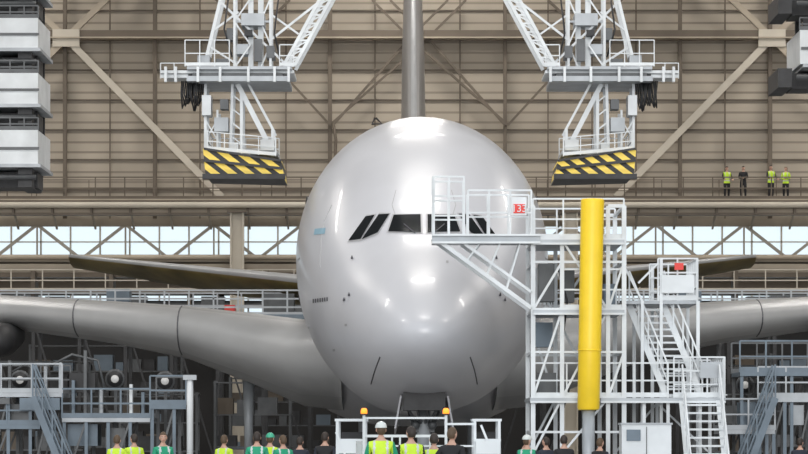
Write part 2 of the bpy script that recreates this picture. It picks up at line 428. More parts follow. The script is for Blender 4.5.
for nm,sg in(('tailplane_starboard',-1),('tailplane_port',1)):
    mb=MB(); st=[(.5,52.6,7.8,10,1.2,6),(5,56,8.3,8,1.0,6),(15.9,64.3,9.95,3.6,.4,6)]
    surf(mb,[(sg*a[0],)+a[1:] for a in st],'wingp','under',False,-.01,6,'wingp',1); mb.build(nm,air)
mb=MB(); surf(mb,[(10.2,47,0,16,1.15,0),(12.5,52,0,12.5,1.15,0),(19,57,0,9,1.0,0),(25.2,62,0,5.5,.6,0)],'fin',None,True,0,6,'wingp',1); mb.build('vertical_stabiliser',air)
mb=MB()
def wheel(c,r,w):
    x,y,z=c; prof=[(-w/2,r*.55),(-w/2,r*.85),(-w*.35,r),(w*.35,r),(w/2,r*.85),(w/2,r*.55)]
    mb.tube([(x+a,y,z) for a,_ in prof],[b_ for _,b_ in prof],'rubber',24); mb.tube([(x-w*.53,y,z),(x+w*.53,y,z)],r*.5,'lgrey',16); mb.tube([(x-w*.6,y,z),(x+w*.6,y,z)],r*.15,'dark',10)
s0=5.2
wheel((-.42,s0,.62),.62,.4); wheel((.42,s0,.62),.62,.4)
mb.tube([(-.6,s0,.62),(.6,s0,.62)],.09,'chrome',10); mb.tube([(0,s0,.5),(0,s0,1.5)],.11,'chrome',12); mb.tube([(0,s0,1.4),(0,s0+.2,3.2)],.19,'lgrey',12)
mb.beam((0,s0-.2,1.3),(0,s0+1.6,3.0),.14,.14,'lgrey'); mb.beam((-.3,s0,2.0),(.3,s0,2.0),.12,.12,'mid')
for sg in(1,-1):
    mb.ell((sg*.24,s0-.25,2.15),(.13,.1,.13),'mid',12,8)
    mb.beam((sg*.1,s0,1.6),(sg*.55,s0+.5,2.9),.08,.08,'mid')
    vs=[(sg*.62,s0-1.6,2.95),(sg*.62,s0+1.6,2.7),(sg*.78,s0+1.3,1.9),(sg*.78,s0-1.1,2.05)]; v2=[(a+sg*.05,b_,c) for a,b_,c in vs]
    mb.add(vs+v2,[(0,1,2,3),(7,6,5,4),(0,4,5,1),(1,5,6,2),(2,6,7,3),(3,7,4,0)],'paint')
mb.box((-.58,s0-1.7,2.55),(.58,s0+1.6,3.05),'dark')
for dx in(-.45,-.2,.1,.35): mb.tube([(dx,s0-1.2,2.6),(dx*.6,s0-.6,2.3),(dx*.4,s0,2.2)],.04,'mid',6)
mb.build('nose_landing_gear',air)
mb=MB()
for sx,sy,nb in((2.0,33.5,3),(6.1,31.5,2)):
    for sg in(1,-1):
        x=sg*sx
        for i in range(nb):
            for w_ in(-.55,.55): wheel((x+w_,sy+(i-(nb-1)/2)*1.7,.7),.7,.5)
            mb.tube([(x-.6,sy+(i-(nb-1)/2)*1.7,.7),(x+.6,sy+(i-(nb-1)/2)*1.7,.7)],.1,'mid',8)
        mb.beam((x,sy-(nb-1)*.85,.7),(x,sy+(nb-1)*.85,.7),.25,.3,'lgrey'); mb.tube([(x,sy,.7),(x,sy,2.2),(x,sy,4.0)],[.16,.16,.24],'lgrey',12)
        mb.beam((x,sy,1.6),(x,sy+2,3.6),.15,.15,'mid')
mb.build('main_landing_gear',air)
# ---------------------------------------------------------------- overhead docking platforms
def dock(sg):
    mb=MB(); Yd=105.
    bm=mb.beam; mb.beam=lambda p,q,w_,h_,k:bm(p,q,w_*.72,h_*.72,k)
    def L(px,py,dy=0):
        return Vector((sg*(px-421)*Yd/F, dy, CZ+(HY-py)*Yd/F))
    w='white'
    top=31.85
    for px in(236,272):
        for dy in(0,1.2):
            a=L(px,70,dy); mb.beam(a,(a.x,dy,top),.11,.11,w)
    for px in(252,262):
        a=L(px,70,.3); mb.beam(a,(a.x,.3,top),.24,.2,w)
    for i in range(11):
        za=L(0,68).z+i*1.5
        for (p1,p2) in((236,252),(262,272)):
            a=L(p1,0).x;b_=L(p2,0).x
            mb.beam((a,0,za),(b_,0,za+.75),.07,.07,w); mb.beam((b_,0,za+.75),(a,0,za+1.5),.07,.07,w)
        mb.beam((L(236,0).x,0,za),(L(272,0).x,0,za),.09,.09,'lgrey')
    mb.box(L(243,14,-.2),L(266,26,1.0),'lgrey'); mb.box(L(256,40,-.3),L(264,62,-.1),'mid'); mb.box(L(238,44,0),L(250,54,.8),'lgrey')
    mb.box(L(246,30,-.1),L(254,36,.9),'dark'); mb.box(L(268,46,-.1),L(276,58,.9),'mid'); mb.box(L(228,28,0),L(236,40,.6),'mid')
    for (a,b_) in(((285,66),(322,-2)),((296,66),(333,-2)),((206,66),(222,0))):
        for dy in(0,1.2):
            mb.beam(L(*a,dy),L(*b_,dy),.15,.14,w)
            p=L(*b_,dy); mb.beam(p,(p.x+(p-L(*a,dy)).x*1.2,dy,p.z+(p-L(*a,dy)).z*1.2),.14,.14,w)
    for i in range(9):
        t=i/8; a=L(285+37*t,66-68*t); b_=L(296+37*t,66-68*t); mb.beam(a,b_,.08,.08,w)
        if i<8: mb.beam(a,L(296+37*(t+.125),66-68*(t+.125)),.06,.06,w)
    mb.beam(L(222,2),L(285,62),.1,.1,w); mb.beam(L(318,4),L(272,40),.1,.1,w); mb.beam(L(213,32),L(240,12),.09,.09,w); mb.beam(L(210,46),L(238,64),.09,.09,w); mb.beam(L(300,34),L(272,14),.08,.08,w)
    mb.tube([L(230,0,-.2),L(226,30,-.2),L(234,58,-.2)],.03,'dark',5); mb.tube([L(280,0,-.2),L(276,34,-.2),L(282,60,-.2)],.03,'dark',5)
    mb.box(L(190,69,-.8),L(294,72,2.4),'lgrey'); mb.box(L(163,72,-.5),L(296,75,2.0),w); mb.box(L(190,79,-.9),L(291,84,2.4),'lgrey'); mb.box(L(195,75,-.6),L(285,79,2),'mid')
    for px in(168,178,200,222,250,276,290): mb.box(L(px,70,-1),L(px+2.5,85,-.8),w)
    mb.rail([L(188,69,-.7),L(232,69,-.7)],.85,w,.5,.022); mb.rail([L(282,69,-.7),L(296,69,-.7)],.7,w,.4,.022)
    mb.box(L(200,57,-.5),L(212,68,.4),'lgrey'); mb.box(L(218,60,-.4),L(230,68,.6),'mid')
    mb.rail([L(163,80,-.4),L(190,80,-.4)],.5,w,.4,.02)
    for i in range(9):
        x=184+i*2.0; mb.tube([L(x,82,-.3),L(x-2+random.random()*4,95,-.3),L(x+random.random()*3,104+random.random()*8,-.3),L(x+4,98,-.1),L(x+5,82,0)],.03,'dark',5)
    for dy in(0,1.3):
        mb.beam(L(239,84,dy),L(268,140,dy),.22,.16,w); mb.beam(L(250,84,dy),L(276,132,dy),.1,.12,w)
        mb.beam(L(234,84,dy),L(232,152,dy),.12,.12,w); mb.beam(L(243,90,dy),L(243,152,dy),.14,.14,w)
        mb.beam(L(274,128,dy),L(274,156,dy),.12,.12,w)
        mb.beam(L(207,84,dy),L(207,150,dy),.12,.12,w); mb.beam(L(219,110,dy),L(219,150,dy),.1,.12,w)
    for i in range(4):
        py=95+i*14; mb.beam(L(234,py),L(243,py+7),.06,.06,w)
    mb.beam(L(207,120),L(219,140),.06,.06,w); mb.beam(L(219,120),L(207,140),.06,.06,w)
    mb.box(L(204,96,-.3),L(213,116,.6),w); mb.box(L(216,118,-.2),L(230,132,.6),'lgrey'); mb.box(L(222,100,-.3),L(230,110,.3),'mid')
    mb.rail([L(210,152,-.6),L(278,158,-.6)],.6,w,.6,.022); mb.rail([L(210,154,2.2),L(278,154,2.2)],.7,w,.6,.022); mb.rail([L(210,154,-.6),L(210,154,2.2)],.7,w,.9,.022)
    mb.box(L(208,151,-.2),L(279,155,2.3),'lgrey')
    mb.box(L(232,143,-.2),L(240,152,.5),w); mb.box(L(262,140,-.2),L(276,152,.4),w)
    a=[L(206,151,-.8),L(284,163,-.8),L(286,180,-1.0),L(209,178,-1.0)]
    bk=[Vector((p.x,2.4,p.z)) for p in a]
    mb.add(a+bk,[(0,1,2,3),(7,6,5,4),(0,4,5,1),(1,5,6,2),(3,7,4,0)],'hazard'); mb.add(a+bk,[(2,6,7,3)],'dark')
    mb.beam(L(207,163,-1.02),L(285,171,-1.02),.12,.06,'dark'); mb.beam(L(207,151,-.86),L(284,163,-.86),.1,.06,'dark')
    mb.box(L(206,176.5,-1.15),L(288,181.5,-.85),'dark')
    ob=mb.build('docking_platform',None,loc=(AX-.07,Yd,0)); return ob
dock(1); dock(-1)
# ---------------------------------------------------------------- hanging side docks
def sidedock(px0,px1,levels,Yd):
    mb=MB()
    for (a,b_) in levels:
        p=W(px0,a,Yd);q=W(px1,b_,Yd)
        mb.box((p.x,Yd,q.z),(q.x,Yd+4,p.z),'white')
        mb.box((p.x-.02,Yd-.06,q.z+(p.z-q.z)*.42),(q.x+.04,Yd,q.z+(p.z-q.z)*.5),'mid')
        mb.box((p.x,Yd-.1,q.z-.12),(q.x+.1,Yd+4,q.z),'lgrey')
        for x in(p.x+.4,(p.x+q.x)/2,q.x-.5):
            mb.box((x-.25,Yd+.3,q.z-.8),(x+.25,Yd+3.4,q.z-.12),'dark')
        mb.box((p.x,Yd+1.2,q.z-.75),(q.x-.15,Yd+3,q.z-.2),'dark')
        mb.rail([(p.x,Yd+.1,p.z),(q.x,Yd+.1,p.z)],.45,'mid',.5,.025)
        mb.tube([(p.x,Yd+.2,q.z-.45),(q.x-.1,Yd+.2,q.z-.45)],.1,'mid',8)
    xa,xb=sorted((W(px0,0,Yd).x,W(px1,0,Yd).x)); zb=W(0,levels[-1][1],Yd).z
    for x in(xa+.4,(xa+xb)/2,xb-.3):
        for yy in(Yd+1.5,Yd+3.8): mb.box((x-.12,yy-.1,zb),(x+.12,yy+.1,31.9),'dark')
    for i in range(7): mb.beam((xa+.4,Yd+3.8,zb+i*2),(xb-.3,Yd+3.8,zb+2+i*2),.12,.12,'mid')
    return mb
sidedock(-75,38,[(-38,-10),(18,48),(73,104),(130,164)],116).build('hanging_dock')
mb=sidedock(880,800,[(-40,-10),(30,64)],116); mb.build('hanging_dock')
# ---------------------------------------------------------------- access tower right
mb=MB(); Y0,Y1=83.6,87.2
bm=mb.beam; mb.beam=lambda p,q,w_,h_,k:bm(p,q,w_*.85,h_*.85,k)
def P(px,py,Y=Y0):
    p=W(px,py,Y0); p.y=Y; return p
w='white'
def zl(py): return P(0,py).z
cols=[533,562,608,624]
for px in cols:
    for yy in(Y0,Y1):
        a=P(px,205,yy); mb.beam((a.x,yy,0.05),(a.x,yy,zl(206 if px!=562 else 236)),.13,.13,w)
for py in(206,240,262,310,352,398,432):
    for yy in(Y0,Y1): 
        if py==206: mb.beam(P(608,py,yy),P(624,py,yy),.1,.1,w)
        else: mb.beam(P(533,py,yy),P(624,py,yy),.12 if py in(240,310,398) else .07,.12,w)
    for px in(533,624): mb.beam(P(px,py,Y0),P(px,py,Y1),.08,.08,w)
for (a,b_) in(((533,310),(562,262)),((533,398),(562,310)),((562,240),(608,310)),((562,398),(608,310)),((533,454),(562,398)),((562,454),(608,398)),((608,310),(624,262)),((608,398),(624,352))):
    mb.beam(P(*a,Y0),P(*b_,Y0),.07,.07,w)
for (a,b_) in(((562,310),(533,262)),((533,310),(562,398)),((562,310),(608,240)),((562,310),(608,398)),((562,398),(533,454))):
    mb.beam(P(*a,Y1),P(*b_,Y1),.07,.07,w)
for py,xa,xb in((240,533,624),(310,533,624),(398,530,725)):
    mb.box(P(xa,py,Y0-.15),P(xb,py+3,Y1+.15),'lgrey'); mb.box(P(xa,py+3,Y0-.2),P(xb,py+5,Y0-.1),w)
mb.rail([P(533,239.5,Y0+.04),P(624,239.5,Y0+.04)],1.05,w,.8,.025); mb.rail([P(562,310,Y0+.03),P(624,310,Y0+.03)],1.05,w,.8,.025); mb.rail([P(533,398,Y0+.03),P(668,398,Y0+.03)],.9,w,.8,.025)
mb.rail([P(533,240,Y1-.03),P(624,240,Y1-.03)],1.05,w,.8,.025)
for i in range(6): mb.beam(P(538+i*4,262,Y1),P(538+i*4,300,Y1),.04,.04,w)
mb.box(P(540,262,Y0+.8),P(556,300,Y0+1.6),'mid'); mb.box(P(566,268,Y0+1.2),P(577,300,Y0+2),'mid'); mb.box(P(536,320,Y0+1.8),P(556,345,Y0+2.6),'bgrey')
mb.box(P(606,282,Y0+1),P(618,309,Y0+1.8),'bgrey'); mb.box(P(540,372,Y0+1),P(558,397,Y0+2),'mid')
mb.tube([P(566,242,Y0+.6),P(560,270,Y0+.5),P(568,300,Y0+.5),P(563,345,Y0+.6),P(566,396,Y0+.6)],.03,'dark',6)
ya,yb=Y0-.2,Y0+1.5
mb.box(P(432,236,ya),P(540,242,yb),'lgrey'); mb.box(P(432,234.5,ya-.08),P(540,236.5,ya-.01),w); mb.box(P(432,242,ya-.08),P(540,244,ya+.04),w)
for yy in(ya+.03,yb-.03): mb.rail([P(434,235.5,yy),P(464,235.5,yy)],1.5,w,.42,.026,toe=False,mids=3)
mb.rail([P(432.8,235.5,ya+.09),P(432.8,235.5,yb-.09)],1.5,w,.8,.024,toe=False,mids=3)
for yy in(ya+.03,yb-.03): mb.rail([P(468,235.5,yy),P(531,235.5,yy)],1.15,w,.6,.026,toe=False)
for yy in(ya+.1,yb-.1):
    mb.beam(P(432,236,yy),P(531,308,yy),.12,.12,w); mb.beam(P(462,242,yy),P(531,292,yy),.09,.09,w)
    for t in(.35,.55,.75): 
        a=Vector((432+99*t,236+72*t,0)); mb.beam(P(a.x,a.y,yy),P(a.x+14,242,yy),.05,.05,w)
mb.box(P(511,198,ya-.12),P(526,216,ya-.06),'white'); mb.box(P(513,205,ya-.15),P(524.5,214,ya-.12),'red')
yc=Y0-.55
def P2(px,py): return W(px,py,yc)
a=P2(592.5,199); b_=P2(588.5,410)
mb.tube([b_,b_+Vector((0,0,.05)),b_.lerp(a,.28),b_.lerp(a,.30),b_.lerp(a,.32),a-Vector((0,0,.05)),a],[.26,.285,.29,.30,.29,.30,.28],'yellow',28)
mb.tube([b_.lerp(a,.28),b_.lerp(a,.285)],[.31,.31],'yellow',28)
for py in(240,310,398): mb.box(P(583,py,yc+.2),P(600,py+6,Y0-.2),'mid')
mb.tube([b_,(b_.x,yc,0.1)],.16,'lgrey',16)
mb.box(P(624,300,Y0+.6),P(700,303,Y1-.1),'lgrey')
mb.box(P(663,274,Y0+.5),P(696,292,Y0+.56),w)
mb.rail([P(660,300,Y0+.63),P(699,300,Y0+.63)],1.1,w,.5,.025,mids=3); mb.rail([P(700,300,Y0+.7),P(700,300,Y1-.1)],1.1,w,.6,.025,mids=3); mb.rail([P(660,300,Y1-.05),P(699,300,Y1-.05)],1.1,w,.5,.025,mids=3)
mb.box(P(676,262,Y0+.44),P(685,269,Y0+.5),'red')
for px in(644,663,700):
    for yy in(Y0+.6,Y1): a=P(px,300,yy); mb.beam((a.x,yy,0.05),a+Vector((0,0,0 if px!=663 else 1.1)),.1,.1,w)
for (a,b_) in(((663,300),(700,352)),((644,310),(663,300))): mb.beam(P(*a,Y1),P(*b_,Y1),.06,.06,w)
mb.beam(P(624,262,Y0+.6),P(644,300,Y0+.6),.06,.06,w); mb.beam(P(660,262,Y0+.6),P(640,282,Y0+.6),.06,.06,w)
mb.stairs(P(632,304,Y0+1.0),P(668,398,Y0+.2),(.9,0,0),14,w,w,.9)
mb.stairs(P(682,400,Y0-.1),(P(682,400).x,Y0-3.0,0.05),(.95,0,0),13,w,w,.9)
mb.rail([P(674,398,Y0+.03),P(724,398,Y0+.03)],1.05,w,.5,.025,mids=3); mb.rail([P(725,398,Y0+.1),P(725,398,Y1-.1)],1.05,w,.6,.025,mids=3); mb.rail([P(674,398,Y1-.03),P(724,398,Y1-.03)],1.05,w,.5,.025,mids=3)
mb.box(P(700,362,Y0-.05),P(722,378,Y0-.01),'lgrey')
for px in(644,668,700,723):
    for yy in(Y0,Y1): a=P(px,398,yy); mb.beam((a.x,yy,0.05),a,.1,.1,w)
for (a,b_) in(((624,454),(668,402)),((668,402),(723,454))): mb.beam(P(*a,Y1),P(*b_,Y1),.06,.06,w)
for px in(533,624,723):
    for yy in(Y0,Y1): a=P(px,0,yy); mb.tube([(a.x-.06,yy,.12),(a.x+.06,yy,.12)],.12,'rubber',14)
mb.build('access_stair_tower')
tc=D.curves.new('digits','FONT'); tc.body='133'; tc.size=.26; tc.extrude=.005; tc.align_x='CENTER'; tc.materials.append(M['white'])
tw=D.objects['access_stair_tower']; to=D.objects.new('level_sign_digits',tc); C.collection.objects.link(to); a=P(518.7,212.8,ya-.16); to.location=a; to.rotation_euler=(math.pi/2,0,0); to.parent=tw
mb=MB(); a=P(615,425);b_=P(663,425)
mb.box((a.x,81,.1),(b_.x,82,a.z),'white'); mb.box((a.x-.03,80.97,a.z),(b_.x+.03,82.03,a.z+.05),'lgrey')
xm=(a.x+b_.x)/2; mb.box((xm-.01,80.98,.2),(xm+.01,81,a.z-.05),'mid'); mb.box((xm+.08,80.95,1.0),(xm+.12,81,1.25),'dark'); mb.box((xm-.5,80.97,a.z-.4),(xm-.15,81,a.z-.12),'bgrey')
for x in(a.x+.1,b_.x-.1):
    for yy in(81.1,81.9): mb.tube([(x-.04,yy,.07),(x+.04,yy,.07)],.07,'rubber',12)
mb.build('electrical_cabinet')
# ---------------------------------------------------------------- maintenance stands under wings
def lamp(mb,px,py,Y,r=.32):
    c=W(px,py,Y); mb.tube([c,c+Vector((0,.5,0))],[r,r*.7],'dark',20)
    mb.tube([c+Vector((0,-.03,0)),c],[r*.95,r],'mid',20); mb.tube([c+Vector((0,-.05,0)),c+Vector((0,-.03,0))],[r*.8,r*.8],'dark',20); mb.tube([c+Vector((0,-.08,0)),c+Vector((0,-.05,0))],[r*.38,r*.4],'lens',14)
    mb.beam(c+Vector((0,.3,-r)),(c.x,c.y+.3,0.05),.1,.1,'mid')
mb=MB(); Ys=100.
def Q(px,py,dy=0): return W(px,py,Ys)+Vector((0,dy,0))
for (xa,xb,py,k) in((-60,62,393,'lgrey'),(62,150,418,'lgrey'),(-60,40,425,'bgrey'),(150,186,405,'bgrey')):
    mb.box(Q(xa,py,0),Q(xb,py+4,2.6),k)
    mb.rail([Q(xa,py,.03),Q(xb,py,.03)],.9,'lgrey' if py<400 else 'bgrey',.9,.025); mb.rail([Q(xa,py,2.57),Q(xb,py,2.57)],.9,'mid',.9,.025)
    for t in range(int((xb-xa)/22)+1):
        for dy in(.1,2.5):
            a=Q(xa+2+t*22,py+2,dy); mb.beam(a,(a.x,a.y,0.05),.1,.1,'bgrey' if dy<1 else 'mid')
            if t and t%2: 
                b_=Q(xa+2+(t-1)*22,py+2,dy); mb.beam((b_.x,b_.y,.3),a,.06,.06,'mid')
mb.stairs(Q(36,397,-.9),(Q(75,0).x,Ys-.9,.05),(0,.8,0),12,'mid','bgrey')
mb.box(Q(-30,398,-.1),Q(10,404,0),'mid'); mb.box(Q(20,398,-.1),Q(60,410,.2),'bgrey')
for px,py0,py1,k in((42,366,393,'lgrey'),(57,362,393,'lgrey'),(98,388,418,'lgrey'),(128,384,418,'white'),(82,350,418,'mid'),(6,360,393,'mid'),(70,380,418,'bgrey'),(140,392,418,'bgrey')):
    mb.box(Q(px,py0,.5),Q(px+3,py1,.8),k)
mb.box(Q(66,372,1),Q(92,392,2),'dark'); mb.box(Q(4,404,.4),Q(28,422,1.6),'mid')
mb.box(Q(66,424,.5),Q(96,446,1.8),'bgrey'); mb.box(Q(104,428,.5),Q(124,448,1.6),'mid'); mb.box(Q(24,376,1),Q(38,392,2),'dark')
mb.tube([Q(48,366,.4),Q(70,354,.6),Q(96,360,.6),Q(104,392,.5)],.04,'mid',8); mb.tube([Q(10,372,.3),Q(24,364,.3),Q(40,374,.3)],.03,'mid',6)
mb.build('maintenance_stand')
for px,py in((20,380),(115,379),(165,381)):
    mb=MB(); lamp(mb,px,py,103.5); c=W(px,py,103.5); mb.box((c.x-.4,103.4,0),(c.x+.4,104.2,.08),'mid'); mb.build('floodlight')
mb=MB(); Ys=99.
for (xa,xb,py,k) in((722,775,430,'lgrey'),(758,870,398,'lgrey'),(740,870,372,'bgrey')):
    mb.box(Q(xa,py,0),Q(xb,py+4,2.6),k); mb.rail([Q(xa,py,.03),Q(xb,py,.03)],.95,'lgrey' if py>380 else 'bgrey',.8,.025); mb.rail([Q(xa,py,2.57),Q(xb,py,2.57)],.95,'mid',.8,.025)
    for t in range(int((xb-xa)/25)+1):
        for dy in(.1,2.5):
            a=Q(xa+2+t*25,py+2,dy); mb.beam(a,(a.x,a.y,0.05),.1,.1,'bgrey' if dy<1 else 'mid')
            if t and t%2: b_=Q(xa+2+(t-1)*25,py+2,dy); mb.beam((b_.x,b_.y,.3),a,.06,.06,'mid')
mb.stairs(Q(772,398,-.9),(Q(735,0).x,Ys-.9,.05),(0,.8,0),12,'mid','bgrey')
mb.box(Q(742,402,.5),Q(758,428,1.5),'bgrey'); mb.box(Q(790,405,.3),Q(805,425,1.5),'lgrey'); mb.box(Q(764,378,1),Q(784,396,2),'mid')
mb.build('maintenance_stand')
mb=MB(); c=W(745,381,103); lamp(mb,745,385,103,.3); mb.box((c.x-.4,102.9,0),(c.x+.4,103.7,.08),'mid'); mb.build('floodlight')
for s_,nm in((-1,'l'),(1,'r')):
    mb=MB(); z=7.0; x0,x1=(4.0,20)
    mb.box((s_*x0,141,z-.2),(s_*x1,144,z),'mid'); mb.box((s_*x0,140.9,z-.3),(s_*x1,141,z+.05),'bgrey')
    mb.rail([(s_*x0,141.05,z),(s_*x1,141.05,z)],1.1,'lgrey',1.1,.035,mids=3); mb.rail([(s_*x0,143.9,z),(s_*x1,143.9,z)],1.1,'lgrey',1.1,.03)
    for i in range(9):
        x=s_*(x0+.1+i*2); mb.beam((x,141.2,0.05),(x,141.2,z-.2),.15,.15,'dark'); mb.beam((x,143.8,0.05),(x,143.8,z-.2),.15,.15,'dark')
        if i<8: mb.beam((x,141.2,.3),(s_*(x0+2.1+i*2),141.2,z-.2),.08,.08,'dark')
    for i,(xx,ww,hh,k) in enumerate(((7.4,.45,.5,'red'),(9.8,.45,.4,'red'),(12,1,1.2,'bgrey'),(16,2,.9,'mid'),(4.8,1.4,1,'mid'))): mb.box((s_*xx,142,z),(s_*(xx+ww),143.2,z+hh),k)
    mb.build('tail_dock')
def rack(px,Y,wd,ht,name,ks):
    mb=MB(); x=W(px,0,Y).x
    for dx in(0,wd):
        for dy in(0,1.0): mb.box((x+dx-.05,Y+dy-.05,0),(x+dx+.05,Y+dy+.05,ht),'mid')
    n=max(2,int(ht/1.1))
    for i in range(n+1):
        z=.1+(ht-.15)*i/n; mb.box((x-.06,Y-.06,z-.05),(x+wd+.06,Y+1.06,z),'mid')
        if i<n:
            xx=x+.1
            while xx<x+wd-.5:
                w_=.3+random.random()*.6; w_=min(w_,x+wd-.1-xx); mb.box((xx,Y+.1,z),(xx+w_,Y+.9,z+.3+random.random()*.45),random.choice(ks)); xx+=w_+.15
    mb.build(name)
ks=['mid','dark','dark','mid','bgrey','beiged','dark','dark','dark','beiged']
for px,Y,wd,ht in((-40,128,5,4.8),(120,127,3,3.5),(215,130,3,4),(690,126,3,4.6),(770,129,4,4.2),(30,150,7,6.0),(230,150,5,4.5),(720,150,7,6.2)): rack(px,Y,wd,ht,'storage_rack',ks)
mb=MB()
p=W(190,375,98); mb.tube([(p.x,98,0),(p.x,98,p.z)],.1,'white',10); mb.box((p.x-.3,97.7,0),(p.x+.3,98.3,.1),'mid'); mb.box((p.x-.2,97.85,p.z-.15),(p.x+.2,98.15,p.z),'lgrey'); mb.build('bollard_post')
# ---------------------------------------------------------------- tow tractor
mb=MB(); Yt=52.
def R(px,py,dy=0): return W(px,py,Yt)+Vector((0,dy,0))
xa,xb=R(334,0).x,R(503,0).x
mb.box((xa,49.6,.30),(xb,57,.42),'lgrey'); mb.box((xa,49.5,.2),(xb,49.6,.5),'hazard')
mb.box((xa,52.0,.42),(xb,57,1.25),'white'); mb.box((xa+.1,54.2,1.25),(xb-.1,56.9,1.4),'lgrey')
mb.box((xa+.05,51.95,.7),(xb-.05,52.0,.85),'yellow')
for i in range(6): mb.box((xa+.5+i*.28,51.94,.95),(xa+.65+i*.28,52,1.15),'dark')
for x in(xa+.1,xb-.1):
    for yy in(53.0,55.9):
        mb.tube([(x-.22,yy,.5),(x-.18,yy,.5),(x+.18,yy,.5),(x+.22,yy,.5)],[.36,.5,.5,.36],'rubber',24); mb.tube([(x-.25,yy,.5),(x+.25,yy,.5)],.22,'lgrey',14)
zr=R(0,420).z
for (c0,c1,sl) in((336,366,.0),(474,501,.25)):
    x0,x1=R(c0,0).x,R(c1,0).x
    for x in(x0+.02,x1-.02):
        mb.beam((x,52.05,1.25),(x,52.05+sl,zr),.045,.05,'white'); mb.beam((x,53.6,1.25),(x,53.6,zr),.045,.05,'white')
    mb.box((x0-.02,52.02+sl,zr-.02),(x1+.02,53.65,zr+.02),'white')
    mb.box((x0+.05,52.1+sl*.5,1.3),(x1-.05,52.12+sl*.5,1.82),'cabglass'); mb.box((x0,52.04,1.8),(x1,52.1,1.84),'white')
    mb.box((x0+.06,52.9,1.25),(x1-.06,53.4,1.6),'dark'); mb.box((x0+.06,53.3,1.6),(x1-.06,53.45,1.95),'dark')
    mb.tube([(x0+.2,52.4,1.25),(x0+.24,52.6,1.5)],.02,'dark',6)
mb.box(R(338,440),R(356,453,.06),'white'); mb.box(R(476,441,-.02),R(500,454,.02),'white')
for px in(364,446):
    a=R(px,415); mb.beam((a.x,Yt,1.25),a,.045,.045,'white'); mb.tube([a,a+Vector((0,0,.02))],.065,'dark',12); mb.tube([a+Vector((0,0,.02)),a+Vector((0,0,.08)),a+Vector((0,0,.11))],[.052,.052,.03],'amber',14)
mb.beam(R(364,436),R(446,436),.04,.04,'white'); mb.beam(R(364,446),R(474,446),.03,.03,'white'); mb.beam(R(364,418),R(446,418),.03,.03,'white'); mb.beam(R(446,424),R(474,424),.035,.035,'white')
mb.beam(R(481,425),R(492,452),.035,.035,'white'); mb.beam(R(336,432),R(345,454),.035,.035,'white')
for px in(392,400,430): mb.beam(R(px,436),(R(px,0).x,Yt,1.25),.03,.03,'white')
mb.build('aircraft_tow_tractor')
